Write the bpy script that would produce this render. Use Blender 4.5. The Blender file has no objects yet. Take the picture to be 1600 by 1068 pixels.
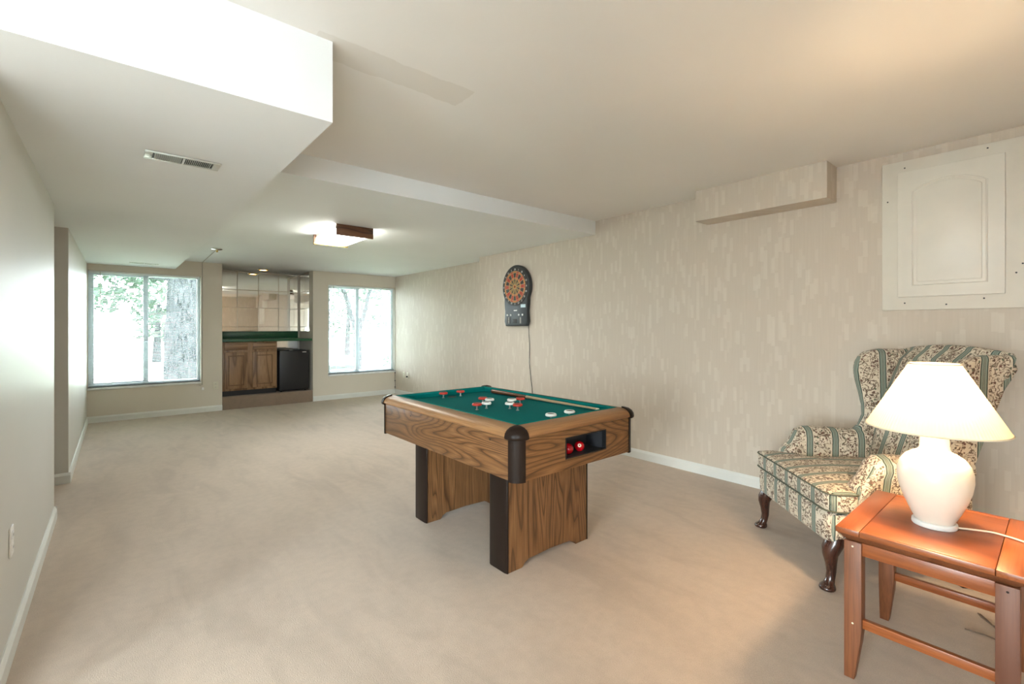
import bpy, bmesh, math, random
from mathutils import Vector, Matrix
PI = math.pi
scene = bpy.context.scene
COL = scene.collection

# ------------------------------------------------------------------ camera
cam_d = bpy.data.cameras.new('camera'); cam = bpy.data.objects.new('camera', cam_d); COL.objects.link(cam)
cam.location = (0.0, 0.0, 1.289)
cam.rotation_euler = (PI / 2, 0, -math.atan2(618, 729))
cam_d.sensor_width = 36.0; cam_d.lens = 729.0 / 1600 * 36.0
cam_d.shift_y = -22.0 / 1600
cam_d.clip_start = 0.02; cam_d.clip_end = 300
scene.camera = cam

# ------------------------------------------------------------------ world, daylight, exposure
SKY = 24.0
world = bpy.data.worlds.new('overcast_sky'); scene.world = world; world.use_nodes = True
bg = world.node_tree.nodes['Background']
bg.inputs['Color'].default_value = (0.875, 0.94, 1.0, 1); bg.inputs['Strength'].default_value = SKY
scene.view_settings.view_transform = 'Standard'
scene.view_settings.look = 'None'
scene.view_settings.gamma = 1.0
scene.view_settings.use_curve_mapping = False
scene.view_settings.exposure = 0.94
scene.cycles.use_denoising = True
scene.cycles.max_bounces = 9
scene.cycles.diffuse_bounces = 5
scene.cycles.transparent_max_bounces = 12
scene.cycles.sample_clamp_indirect = 8.0
scene.cycles.caustics_reflective = False
scene.cycles.caustics_refractive = False


def portal(name, loc, rot, sx, sy):
    """Guides sampling of the sky through a window opening; gives no light of its own."""
    l = bpy.data.lights.new(name, 'AREA'); l.shape = 'RECTANGLE'; l.size = sx; l.size_y = sy
    l.cycles.is_portal = True
    o = bpy.data.objects.new(name, l); o.location = loc; o.rotation_euler = rot; COL.objects.link(o)


portal('daylight_portal', (0.35, 8.72, 1.27), (-PI / 2, 0, 0), 1.28, 1.62)
portal('daylight_portal', (3.54, 8.72, 1.27), (-PI / 2, 0, 0), 1.28, 1.62)
portal('daylight_portal', (-1.65, -1.74, 1.05), (PI / 2, 0, 0), 1.8, 2.06)
portal('daylight_portal', (-3.19, -.15, 1.06), (0, -PI / 2, 0), 2.03, 1.5)

# ------------------------------------------------------------------ node helpers / materials
class NT:
    def __init__(s, name):
        s.m = bpy.data.materials.new(name); s.m.use_nodes = True
        s.t = s.m.node_tree; s.b = s.t.nodes['Principled BSDF']; s.out = s.t.nodes['Material Output']
    def n(s, ty, **kw):
        nd = s.t.nodes.new(ty)
        for k, v in kw.items():
            setattr(nd, k, v)
        return nd
    def L(s, a, b): s.t.links.new(a, b)
    def sock(s, inp, v):
        if hasattr(v, 'is_output') or isinstance(v, bpy.types.NodeSocket): s.L(v, inp)
        else: inp.default_value = v
    def math(s, op, a, b=0.0, c=0.0):
        nd = s.n('ShaderNodeMath', operation=op)
        for i, v in enumerate((a, b, c)): s.sock(nd.inputs[i], v)
        return nd.outputs[0]
    def obj(s):
        return s.n('ShaderNodeTexCoord').outputs['Object']
    def xyz(s, v):
        nd = s.n('ShaderNodeSeparateXYZ'); s.L(v, nd.inputs[0]); return nd.outputs
    def comb(s, x=0.0, y=0.0, z=0.0):
        nd = s.n('ShaderNodeCombineXYZ')
        for i, v in enumerate((x, y, z)): s.sock(nd.inputs[i], v)
        return nd.outputs[0]
    def noise(s, v, scale, detail=2.0, rough=0.5, dist=0.0):
        nd = s.n('ShaderNodeTexNoise'); s.L(v, nd.inputs['Vector'])
        nd.inputs['Scale'].default_value = scale; nd.inputs['Detail'].default_value = detail
        nd.inputs['Roughness'].default_value = rough; nd.inputs['Distortion'].default_value = dist
        return nd.outputs['Fac']
    def scale(s, v, k):
        nd = s.n('ShaderNodeMapping'); s.L(v, nd.inputs['Vector']); nd.inputs['Scale'].default_value = k
        return nd.outputs[0]
    def mix(s, fac, a, b):
        nd = s.n('ShaderNodeMix', data_type='RGBA')
        s.sock(nd.inputs[0], fac)
        for i, v in ((6, a), (7, b)):
            if isinstance(v, tuple): nd.inputs[i].default_value = (*v[:3], 1)
            else: s.L(v, nd.inputs[i])
        return nd.outputs[2]
    def ramp(s, fac, stops):
        nd = s.n('ShaderNodeValToRGB'); s.L(fac, nd.inputs[0]); e = nd.color_ramp.elements
        while len(e) < len(stops): e.new(0.5)
        for q, (p, c) in zip(e, stops):
            q.position = p; q.color = (*c, 1) if isinstance(c, tuple) else (c, c, c, 1)
        return nd.outputs[0]
    def bump(s, h, strength=0.3, dist=0.01):
        nd = s.n('ShaderNodeBump'); s.L(h, nd.inputs['Height'])
        nd.inputs['Strength'].default_value = strength; nd.inputs['Distance'].default_value = dist
        s.L(nd.outputs[0], s.b.inputs['Normal'])
    def color(s, c):
        if isinstance(c, tuple): s.b.inputs['Base Color'].default_value = (*c, 1)
        else: s.L(c, s.b.inputs['Base Color'])


def plain(name, c, rough=0.6, metal=0.0, var=0.06, scale=6.0, spec=None, coat=0.0):
    """Painted / moulded surface with a faint procedural unevenness."""
    t = NT(name); f = t.noise(t.obj(), scale, 3)
    lo = tuple(x * (1 - var) for x in c); hi = tuple(min(1, x * (1 + var)) for x in c)
    t.color(t.ramp(f, [(0.3, lo), (0.7, hi)]))
    t.b.inputs['Roughness'].default_value = rough; t.b.inputs['Metallic'].default_value = metal
    if spec is not None: t.b.inputs['Specular IOR Level'].default_value = spec
    if coat: t.b.inputs['Coat Weight'].default_value = coat
    return t.m


def paint(name, c, rough, bumps=0.05):
    t = NT(name); o = t.obj()
    f = t.noise(o, 1.3, 3); lo = tuple(x * .975 for x in c); hi = tuple(min(1, x * 1.02) for x in c)
    t.color(t.ramp(f, [(0.3, lo), (0.7, hi)])); t.b.inputs['Roughness'].default_value = rough
    t.bump(t.noise(o, 55, 3), bumps, 0.004)
    return t.m


def carpet_mat(name, c):
    t = NT(name); o = t.obj()
    big = t.noise(t.scale(o, (1.0, 0.55, 1)), 1.6, 4, .6, .6)
    streak = t.noise(t.scale(o, (3.2, 0.9, 1)), 1.7, 3, .55, 1.2)
    fine = t.noise(o, 230, 2)
    mid = t.noise(o, 17, 4, .65)
    f = t.math('ADD', t.math('MULTIPLY', big, .5), t.math('MULTIPLY', streak, .5))
    lo = tuple(x * .86 for x in c); hi = tuple(x * 1.07 for x in c)
    base = t.ramp(f, [(0.36, lo), (0.50, c), (0.66, hi)])
    base2 = t.mix(t.math('MULTIPLY', t.ramp(fine, [(0.3, 0.0), (0.7, 1.0)]), .28), base, tuple(x * .62 for x in c))
    base3 = t.mix(t.math('MULTIPLY', t.ramp(mid, [(0.35, 1.0), (0.6, 0.0)]), .24), base2, tuple(x * .7 for x in c))
    t.color(base3); t.b.inputs['Roughness'].default_value = .95
    t.b.inputs['Specular IOR Level'].default_value = .1
    t.b.inputs['Sheen Weight'].default_value = .15; t.b.inputs['Sheen Roughness'].default_value = .6
    t.bump(t.math('ADD', fine, t.math('MULTIPLY', mid, .25)), .45, .004)
    return t.m


def wallpaper_mat():
    t = NT('dashed_wallpaper'); o = t.xyz(t.obj()); run = t.math('ADD', o[1], o[0])
    def dashes(w, hgt, thr, seed):
        cu = t.math('FLOOR', t.math('DIVIDE', run, w))
        wn = t.n('ShaderNodeTexWhiteNoise', noise_dimensions='2D'); t.L(t.comb(cu, seed), wn.inputs['Vector'])
        zz = t.math('ADD', t.math('DIVIDE', o[2], hgt), t.math('MULTIPLY', wn.outputs['Value'], 9.0))
        wn2 = t.n('ShaderNodeTexWhiteNoise', noise_dimensions='3D'); t.L(t.comb(cu, t.math('FLOOR', zz), seed), wn2.inputs['Vector'])
        return t.math('GREATER_THAN', wn2.outputs['Value'], thr)
    a = dashes(.027, .115, .86, 1.0); b = dashes(.021, .10, .86, 5.0); c2 = dashes(.05, .2, .82, 9.0)
    streak = t.noise(t.comb(t.math('MULTIPLY', run, 90), t.math('MULTIPLY', o[2], 3.5), 0), 1, 3)
    base = t.ramp(streak, [(0.3, (.585, .505, .415)), (0.7, (.608, .528, .438))])
    x = t.mix(t.math('MULTIPLY', a, .42), base, (.70, .63, .535))
    x = t.mix(t.math('MULTIPLY', b, .26), x, (.69, .615, .52))
    x = t.mix(t.math('MULTIPLY', c2, .08), x, (.56, .48, .39))
    t.color(x); t.b.inputs['Roughness'].default_value = .62
    t.bump(streak, .12, .002)
    return t.m


def wood_mat(name, axis, dark, mid, light, rings=9.0, rough=.4, sc=2.2, stretch=.16, off=(0, 0, 0), coat=.15):
    """Grain along `axis`: contour lines of a stretched noise give cathedral figure."""
    t = NT(name); o = t.obj()
    k = [1.0, 1.0, 1.0]; k[axis] = stretch
    mp = t.n('ShaderNodeMapping'); t.L(o, mp.inputs['Vector']); mp.inputs['Scale'].default_value = k
    mp.inputs['Location'].default_value = off
    v = mp.outputs[0]
    n1 = t.noise(v, sc, 2, .45, .35)
    fr = t.math('FRACT', t.math('MULTIPLY', n1, rings * 2))
    k2 = [60.0, 60.0, 60.0]; k2[axis] = 2.2
    fine = t.noise(t.scale(o, k2), 3.0, 3)
    col = t.ramp(fr, [(0.0, mid), (0.35, light), (0.72, mid), (0.93, dark), (1.0, mid)])
    col2 = t.mix(t.math('MULTIPLY', t.ramp(fine, [(0.42, 0.0), (0.62, 1.0)]), .45), col, dark)
    t.color(col2); t.b.inputs['Roughness'].default_value = rough; t.b.inputs['Coat Weight'].default_value = coat
    t.b.inputs['Coat Roughness'].default_value = .25
    t.bump(fine, .05, .002)
    return t.m


def fabric_mat(name, axis, period=.135, phase=0.0):
    t = NT(name); o = t.obj(); xyz = t.xyz(o)
    wob = t.noise(o, 60, 2)
    nx = t.xyz(t.n('ShaderNodeTexCoord').outputs['Normal'])
    side = t.math('GREATER_THAN', t.math('ABSOLUTE', nx[axis]), .78)
    co = t.math('ADD', t.math('MULTIPLY', xyz[axis], t.math('SUBTRACT', 1.0, side)), t.math('MULTIPLY', xyz[1 - axis], side))
    f = t.math('FRACT', t.math('ADD', t.math('DIVIDE', co, period), 50.0 + phase))
    d = t.math('ABSOLUTE', t.math('SUBTRACT', f, .5))
    d = t.math('ADD', d, t.math('MULTIPLY', t.math('SUBTRACT', wob, .5), .02))
    base = t.ramp(t.noise(o, 14, 2), [(0.3, (.60, .52, .40)), (0.7, (.69, .61, .49))])
    vine = t.math('ABSOLUTE', t.math('SUBTRACT', t.noise(o, 25, 2.0, .55, 1.6), .5))
    vm = t.ramp(vine, [(0.030, 1.0), (0.052, 0.0)])
    col = t.mix(t.math('MULTIPLY', vm, .9), base, (.105, .062, .042))
    vo = t.n('ShaderNodeTexVoronoi'); t.L(o, vo.inputs['Vector']); vo.inputs['Scale'].default_value = 50
    vo.inputs['Randomness'].default_value = .9
    leaf = t.ramp(vo.outputs['Distance'], [(0.27, 1.0), (0.36, 0.0)])
    lc = t.ramp(t.noise(o, 21, 1), [(0.40, (.095, .06, .045)), (0.52, (.16, .055, .045)), (0.62, (.085, .11, .07))])
    sel = t.ramp(t.noise(o, 33, 1), [(0.42, 0.0), (0.48, 1.0)])
    col = t.mix(t.math('MULTIPLY', t.math('MULTIPLY', leaf, sel), .92), col, lc)
    clean = t.ramp(d, [(0.155, 1.0), (0.165, 0.0)])
    col = t.mix(clean, col, base)
    band = t.ramp(d, [(0.122, 1.0), (0.130, 0.0)])
    st = t.ramp(d, [(0.0, (.30, .31, .25)), (0.028, (.10, .13, .11)), (0.04, (.27, .31, .26)), (0.088, (.20, .25, .21)), (0.10, (.035, .055, .045)), (0.13, (.035, .055, .045))])
    col = t.mix(band, col, st)
    t.color(col); t.b.inputs['Roughness'].default_value = .9; t.b.inputs['Specular IOR Level'].default_value = .15
    t.b.inputs['Sheen Weight'].default_value = .1
    t.bump(t.noise(o, 420, 1), .25, .002)
    return t.m


def emit(name, c, strength, base=(.9, .9, .9)):
    t = NT(name); t.color(base); t.b.inputs['Emission Color'].default_value = (*c, 1)
    t.b.inputs['Emission Strength'].default_value = strength; t.b.inputs['Roughness'].default_value = .5
    return t.m


def glass_mat():
    t = NT('window_glass')
    tr = t.n('ShaderNodeBsdfTransparent'); tr.inputs[0].default_value = (.95, .98, .97, 1)
    gl = t.n('ShaderNodeBsdfGlossy'); gl.inputs['Roughness'].default_value = .02
    fr = t.n('ShaderNodeFresnel'); fr.inputs[0].default_value = 1.45
    mx = t.n('ShaderNodeMixShader'); t.L(fr.outputs[0], mx.inputs[0]); t.L(tr.outputs[0], mx.inputs[1]); t.L(gl.outputs[0], mx.inputs[2])
    t.L(mx.outputs[0], t.out.inputs['Surface'])
    return t.m


def shade_mat():
    t = NT('pleated_shade_fabric'); o = t.xyz(t.obj())
    df = t.n('ShaderNodeBsdfDiffuse'); df.inputs[0].default_value = (.9, .84, .72, 1)
    tl = t.n('ShaderNodeBsdfTranslucent'); tl.inputs[0].default_value = (.27, .225, .16, 1)
    ang = t.math('ARCTAN2', o[1], o[0])
    pl = t.math('SINE', t.math('MULTIPLY', ang, 110.0))
    bp = t.n('ShaderNodeBump'); t.L(pl, bp.inputs['Height']); bp.inputs['Strength'].default_value = .25; bp.inputs['Distance'].default_value = .002
    t.L(bp.outputs[0], df.inputs['Normal'])
    mx = t.n('ShaderNodeMixShader'); mx.inputs[0].default_value = .40
    t.L(df.outputs[0], mx.inputs[1]); t.L(tl.outputs[0], mx.inputs[2]); t.L(mx.outputs[0], t.out.inputs['Surface'])
    return t.m


def ceiling_mat(name='ceiling_paint', patch=True, c=(.79, .765, .73)):
    t = NT(name); o = t.obj(); x = t.xyz(o)
    f = t.noise(o, 1.1, 3)
    col = t.ramp(f, [(0.3, tuple(k * .97 for k in c)), (0.7, tuple(k * 1.02 for k in c))])
    if patch:   # squared-off darker patch on the ceiling next to the bulkhead
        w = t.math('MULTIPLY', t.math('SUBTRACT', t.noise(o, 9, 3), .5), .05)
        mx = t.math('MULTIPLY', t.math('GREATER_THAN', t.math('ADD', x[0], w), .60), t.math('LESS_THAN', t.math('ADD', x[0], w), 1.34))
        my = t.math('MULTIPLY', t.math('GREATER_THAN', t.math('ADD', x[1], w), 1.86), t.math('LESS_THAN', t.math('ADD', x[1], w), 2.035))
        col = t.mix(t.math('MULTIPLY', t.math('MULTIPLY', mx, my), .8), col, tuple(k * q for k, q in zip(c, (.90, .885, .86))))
    t.color(col); t.b.inputs['Roughness'].default_value = .8
    t.bump(t.noise(o, 40, 4), .06, .004)
    return t.m


M = {}
M['carpet'] = carpet_mat('beige_carpet', (.575, .465, .375))
M['carpet_step'] = carpet_mat('shaded_step_carpet', (.27, .195, .14))  # shade on the step's carpet put into a darker brown
M['wallpaper'] = wallpaper_mat()
M['wall_left'] = paint('satin_grey_beige_paint', (.60, .58, .53), .40)
M['wall_far'] = paint('tan_beige_paint', (.69, .63, .535), .55)
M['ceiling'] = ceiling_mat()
M['bulkhead'] = ceiling_mat('bulkhead_paint', False, (.77, .785, .785))
M['trim'] = plain('white_trim_paint', (.74, .74, .70), .35, var=.03)
M['cream_door'] = plain('cream_panel_paint', (.74, .70, .62), .42, var=.03)
M['cream_board'] = plain('cream_board_paint', (.70, .655, .57), .5, var=.04)
M['alu'] = plain('white_aluminium_frame', (.68, .75, .80), .4, var=.03)
M['marble'] = plain('pale_stone_sill', (.80, .82, .82), .3, var=.08, scale=14)
M['blind'] = plain('white_blind_slat', (.82, .86, .87), .45, var=.02)
M['dark_gap'] = plain('dark_rubber', (.03, .035, .04), .6)
M['glass'] = glass_mat()
M['outlet'] = plain('ivory_plastic', (.72, .68, .56), .4, var=.03)
M['white_plastic'] = plain('white_plastic', (.82, .81, .78), .35, var=.03)
M['steel'] = plain('brushed_steel', (.62, .62, .60), .3, 1.0, var=.1, scale=30)
M['chrome'] = plain('polished_chrome', (.75, .73, .70), .12, 1.0, var=.03)
M['brass'] = plain('yellow_brass', (.78, .60, .22), .25, 1.0, var=.05)
M['vent_metal'] = plain('painted_vent_metal', (.55, .55, .50), .4, .3, var=.06)
M['mirror'] = plain('mirror_silver', (.86, .84, .80), .025, 1.0, var=.01)
oakd, oakm, oakl = (.060, .024, .008), (.170, .074, .024), (.228, .109, .040)
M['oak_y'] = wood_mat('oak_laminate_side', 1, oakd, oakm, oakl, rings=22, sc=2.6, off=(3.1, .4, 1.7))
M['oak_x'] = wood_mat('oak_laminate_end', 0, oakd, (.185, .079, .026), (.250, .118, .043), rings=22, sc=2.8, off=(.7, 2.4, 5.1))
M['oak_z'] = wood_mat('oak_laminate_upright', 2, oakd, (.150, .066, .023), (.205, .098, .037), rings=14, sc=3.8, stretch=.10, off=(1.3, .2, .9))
M['rail_y'] = wood_mat('oak_rail_side', 1, (.17, .075, .028), (.27, .128, .048), (.335, .172, .070), rings=4, stretch=.06)
M['rail_x'] = wood_mat('oak_rail_end', 0, (.19, .085, .032), (.30, .142, .054), (.365, .188, .078), rings=4, stretch=.06)
M['dark_trim'] = plain('dark_brown_plastic', (.018, .011, .008), .34, var=.1, spec=.14)
M['felt'] = plain('green_felt', (.001, .160, .162), .95, var=.05, scale=120, spec=.1)
M['cushion_felt'] = plain('green_cushion_felt', (.001, .175, .160), .95, var=.05, scale=120, spec=.1)
M['black'] = plain('matte_black', (.008, .008, .009), .45, var=.1)
M['tray'] = plain('charcoal_tray', (.03, .03, .034), .5, var=.1)
M['red_rubber'] = plain('red_rubber', (.52, .035, .018), .45)
M['white_rubber'] = plain('white_rubber', (.82, .80, .75), .4)
M['red_ball'] = plain('red_phenolic', (.46, .004, .010), .08, var=.03, coat=.5)
M['ivory'] = plain('ivory_spot', (.85, .78, .60), .2)
M['cue_butt'] = wood_mat('stained_cue_butt', 1, (.07, .024, .010), (.15, .058, .026), (.20, .08, .036), rings=3, stretch=.05, rough=.25)
M['cue_shaft'] = wood_mat('maple_cue_shaft', 1, (.42, .29, .17), (.58, .43, .27), (.66, .51, .34), rings=3, stretch=.05, rough=.3)
M['cherry_y'] = wood_mat('cherry_table_top', 1, (.17, .040, .010), (.28, .074, .018), (.335, .098, .026), rings=3, stretch=.1, rough=.33, sc=1.5)
M['cherry_x'] = wood_mat('cherry_breadboard', 0, (.18, .044, .011), (.295, .079, .020), (.345, .102, .027), rings=3, stretch=.1, rough=.33, sc=1.5)
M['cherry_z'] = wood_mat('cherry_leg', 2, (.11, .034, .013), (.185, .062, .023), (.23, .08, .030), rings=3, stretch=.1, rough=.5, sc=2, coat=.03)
M['mahogany'] = wood_mat('dark_mahogany', 2, (.018, .006, .004), (.042, .014, .009), (.06, .020, .012), rings=3, stretch=.2, rough=.2, coat=.5)
M['kitchen_oak'] = wood_mat('cabinet_oak', 2, (.13, .062, .024), (.27, .150, .072), (.34, .195, .098), rings=5, sc=3, stretch=.08, rough=.45)
M['kitchen_oak_x'] = wood_mat('cabinet_oak_rail', 0, (.13, .062, .024), (.27, .150, .072), (.34, .195, .098), rings=5, sc=3, stretch=.08, rough=.45)
M['oak_shadow'] = plain('dark_oak_groove', (.13, .062, .024), .5)
M['blind_rail'] = plain('shaded_blind_rail', (.30, .36, .40), .45)  # shadow line along the bottom rail put into its grey colour
M['walnut'] = wood_mat('walnut_light_end', 0, (.05, .02, .010), (.15, .060, .028), (.21, .09, .042), rings=5, sc=4, stretch=.2, rough=.45)
M['green_laminate'] = plain('green_laminate', (.018, .095, .042), .35, var=.1)
M['fridge'] = plain('black_fridge_enamel', (.010, .010, .012), .38, var=.1, scale=60)
M['ceramic'] = plain('cream_ceramic', (.80, .74, .63), .32, var=.015, coat=.2)
M['ceramic_foot'] = plain('white_ceramic_foot', (.84, .83, .80), .3, var=.02)
M['cord_ivory'] = plain('ivory_cord', (.78, .70, .54), .4)
M['cord_dark'] = plain('dark_cord', (.05, .045, .04), .5)
M['cord_brown'] = plain('brown_cord', (.17, .115, .075), .5)
M['cord_grey'] = plain('painted_wire', (.46, .43, .37), .5)
M['fab_x'] = fabric_mat('floral_stripe_across', 0, phase=.5)
M['fab_y'] = fabric_mat('floral_stripe_deep', 1, .15, .18)
M['piping'] = plain('dark_green_piping', (.10, .105, .075), .85)
M['shade'] = shade_mat()
M['dart_body'] = plain('dark_grey_plastic', (.028, .032, .036), .38, var=.1)
M['dart_red'] = plain('dart_red', (.42, .045, .018), .5)
M['dart_orange'] = plain('dart_orange', (.55, .17, .035), .5)
M['dart_black'] = plain('dart_black', (.014, .010, .009), .5)
M['dart_olive'] = plain('dart_olive', (.26, .17, .045), .5)
M['dart_wire'] = plain('dart_web', (.62, .46, .22), .4)
M['pale_blue'] = plain('pale_sticker', (.55, .70, .74), .4)
M['lit_diffuser'] = emit('lit_diffuser', (1.0, 1.0, .90), 16.0)
M['lit_bulb'] = emit('lit_recessed_bulb', (1.0, .82, .55), 9.0)
M['lit_lampbulb'] = emit('lit_lamp_bulb', (1.0, .76, .48), 12.0)
M['bark'] = None
def bark():
    t = NT('grey_bark'); o = t.obj()
    f = t.noise(t.scale(o, (9, 9, 2.2)), 1.6, 4, .6, .8)
    t.color(t.ramp(f, [(0.35, (.010, .0115, .0125)), (0.62, (.042, .046, .049))])); t.b.inputs['Roughness'].default_value = .9; t.b.inputs['Specular IOR Level'].default_value = 0.0
    t.bump(f, .9, .05); return t.m
M['bark'] = bark()
M['leaf'] = plain('spring_leaf', (.036, .060, .042), .8, var=.35, scale=3, spec=0.0)
M['leaf_pale'] = plain('pale_leaf', (.048, .066, .050), .8, var=.3, scale=3, spec=0.0)
M['lawn'] = plain('pale_lawn', (.22, .27, .17), .9, var=.25, scale=1.2)
M['concrete'] = plain('driveway_concrete', (.42, .42, .42), .8, var=.08, scale=2)
M['siding'] = plain('white_siding', (.75, .75, .73), .6, var=.03)
M['garage_door'] = plain('garage_door_paint', (.55, .58, .58), .6, var=.03)
M['roof'] = plain('pale_shingle', (.34, .33, .32), .9, var=.12, scale=5)
M['utility'] = plain('green_utility_box', (.03, .05, .04), .7, spec=0.0)

# ------------------------------------------------------------------ mesh helpers
class G:
    """A small geometry collector."""
    def __init__(s): s.v = []; s.f = []; s.mi = []
    def add(s, vs, fs, mi=0):
        o = len(s.v); s.v += [tuple(v) for v in vs]; s.f += [tuple(i + o for i in f) for f in fs]; s.mi += [mi] * len(fs); return s
    def box(s, x0, x1, y0, y1, z0, z1, mi=0):
        vs = [(x0, y0, z0), (x1, y0, z0), (x1, y1, z0), (x0, y1, z0), (x0, y0, z1), (x1, y0, z1), (x1, y1, z1), (x0, y1, z1)]
        return s.add(vs, [(0, 3, 2, 1), (4, 5, 6, 7), (0, 1, 5, 4), (1, 2, 6, 5), (2, 3, 7, 6), (3, 0, 4, 7)], mi)
    def prism(s, poly, a0, a1, axis='z', mi=0):
        """poly of 2-tuples extruded along axis from a0 to a1. axis x: poly=(y,z); y: (x,z); z: (x,y)."""
        n = len(poly)
        def p(q, a):
            return {'x': (a, q[0], q[1]), 'y': (q[0], a, q[1]), 'z': (q[0], q[1], a)}[axis]
        vs = [p(q, a0) for q in poly] + [p(q, a1) for q in poly]
        fs = [tuple(range(n))[::-1], tuple(range(n, 2 * n))] + [(i, (i + 1) % n, (i + 1) % n + n, i + n) for i in range(n)]
        return s.add(vs, fs, mi)
    def lathe(s, prof, n=32, a0=0.0, a1=2 * PI, c=(0, 0), cap=True, mi=0):
        full = abs(a1 - a0 - 2 * PI) < 1e-6
        m = n if full else n + 1; k = len(prof)
        vs = []
        for i in range(m):
            a = a0 + (a1 - a0) * i / n
            for r, z in prof: vs.append((c[0] + r * math.cos(a), c[1] + r * math.sin(a), z))
        fs = []
        for i in range(n):
            j = (i + 1) % m
            for q in range(k - 1): fs.append((i * k + q, j * k + q, j * k + q + 1, i * k + q + 1))
        if cap and full:
            fs.append(tuple(i * k for i in range(m))[::-1]); fs.append(tuple(i * k + k - 1 for i in range(m)))
        elif cap:
            fs.append(tuple(range(k))); fs.append(tuple((m - 1) * k + q for q in range(k))[::-1])
        return s.add(vs, fs, mi)
    def loft(s, secs, cap=True, mi=0):
        n = len(secs[0]); vs = [p for c in secs for p in c]; fs = []
        for a in range(len(secs) - 1):
            for i in range(n):
                j = (i + 1) % n
                fs.append((a * n + i, a * n + j, (a + 1) * n + j, (a + 1) * n + i))
        if cap:
            fs.append(tuple(range(n))[::-1]); o = (len(secs) - 1) * n; fs.append(tuple(o + i for i in range(n)))
        return s.add(vs, fs, mi)
    def tube(s, pts, r, n=8, mi=0):
        pts = [Vector(p) for p in pts]; rs = r if isinstance(r, (list, tuple)) else [r] * len(pts)
        secs = []; a = None; closed = len(pts) > 3 and (pts[0] - pts[-1]).length < 1e-6
        for i, p in enumerate(pts):
            if closed and i in (0, len(pts) - 1): d = (pts[1] - pts[-2]).normalized()
            else: d = (pts[min(i + 1, len(pts) - 1)] - pts[max(i - 1, 0)]).normalized()
            if a is None: a = d.cross(Vector((0, 0, 1)))
            else: a = a - d * a.dot(d)
            if a.length < 1e-3: a = d.orthogonal()
            a.normalize(); b = d.cross(a).normalized()
            secs.append([tuple(p + rs[i] * (math.cos(2 * PI * k / n) * a + math.sin(2 * PI * k / n) * b)) for k in range(n)])
        return s.loft(secs, True, mi)


def mk(name, g, mat, parent=None, smooth=False, bevel=0.0, segs=2, fix=True, subsurf=0, angle=35):
    me = bpy.data.meshes.new(name); me.from_pydata(g.v, [], g.f)
    mats = mat if isinstance(mat, (list, tuple)) else [mat]
    for m in mats: me.materials.append(M[m] if isinstance(m, str) else m)
    if len(mats) > 1: me.polygons.foreach_set('material_index', g.mi)
    if fix or bevel:
        bm = bmesh.new(); bm.from_mesh(me)
        if fix: bmesh.ops.recalc_face_normals(bm, faces=bm.faces)
        if bevel:
            es = [e for e in bm.edges if len(e.link_faces) == 2 and e.calc_face_angle(0) > math.radians(30)]
            bmesh.ops.bevel(bm, geom=es, offset=bevel, segments=segs, profile=.5, affect='EDGES', clamp_overlap=True)
        bm.to_mesh(me); bm.free()
    if smooth or bevel:
        me.polygons.foreach_set('use_smooth', [True] * len(me.polygons))
        me.set_sharp_from_angle(angle=math.radians(angle))
    me.update()
    o = bpy.data.objects.new(name, me); COL.objects.link(o)
    if parent: o.parent = parent
    if subsurf:
        md = o.modifiers.new('subdivision', 'SUBSURF'); md.levels = subsurf; md.render_levels = subsurf
    return o


def tag(o, label, cat, group=None):
    o['label'] = label; o['category'] = cat
    if group: o['group'] = group
    return o


def thing(name, label, cat, loc=(0, 0, 0), rz=0.0, group=None):
    o = bpy.data.objects.new(name, None); o.empty_display_size = .1; COL.objects.link(o)
    o.location = loc; o.rotation_euler = (0, 0, rz)
    return tag(o, label, cat, group)


def struct(name, g, mat, parent=None, **kw):
    o = mk(name, g, mat, parent, **kw)
    if parent is None: o['kind'] = 'structure'
    return o


def sroot(name, loc=(0, 0, 0)):
    o = bpy.data.objects.new(name, None); o.empty_display_size = .1; COL.objects.link(o); o.location = loc; o['kind'] = 'structure'
    return o


def dup(o, parent, loc=None):
    c = o.copy(); COL.objects.link(c); c.parent = parent
    if loc is not None: c.location = loc
    return c


def text_mesh(body, size, depth=0.0004):
    cu = bpy.data.curves.new('text', 'FONT'); cu.body = body; cu.size = size; cu.align_x = 'CENTER'; cu.align_y = 'CENTER'; cu.extrude = depth; cu.resolution_u = 2
    o = bpy.data.objects.new('text', cu); COL.objects.link(o)
    bpy.context.view_layer.update()
    dg = bpy.context.evaluated_depsgraph_get(); me = bpy.data.meshes.new_from_object(o.evaluated_get(dg))
    bpy.data.objects.remove(o); bpy.data.curves.remove(cu)
    return me


# ------------------------------------------------------------------ the room shell
XL, XR, XR2, YB, YF = -0.32, 3.94, 4.19, -1.60, 8.50      # left wall, right wall, recessed right wall, wall behind, window wall
YSTEP, HC, HL, HD, YBEAM = 5.37, 2.44, 2.292, 2.115, 3.255
XL2 = -0.305
struct('floor', G().prism([(-3.2, YB - .16), (4.35, YB - .16), (4.35, YF + .001), (-1.7, YF + .001), (-1.7, 2.34), (-3.2, 2.34)], -.1, 0, 'z'), 'carpet')
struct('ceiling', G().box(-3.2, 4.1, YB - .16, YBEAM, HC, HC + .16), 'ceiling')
struct('ceiling_lower', G().box(-1.7, 4.35, YBEAM, 9.46, HL, HC + .16), 'bulkhead')
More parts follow.
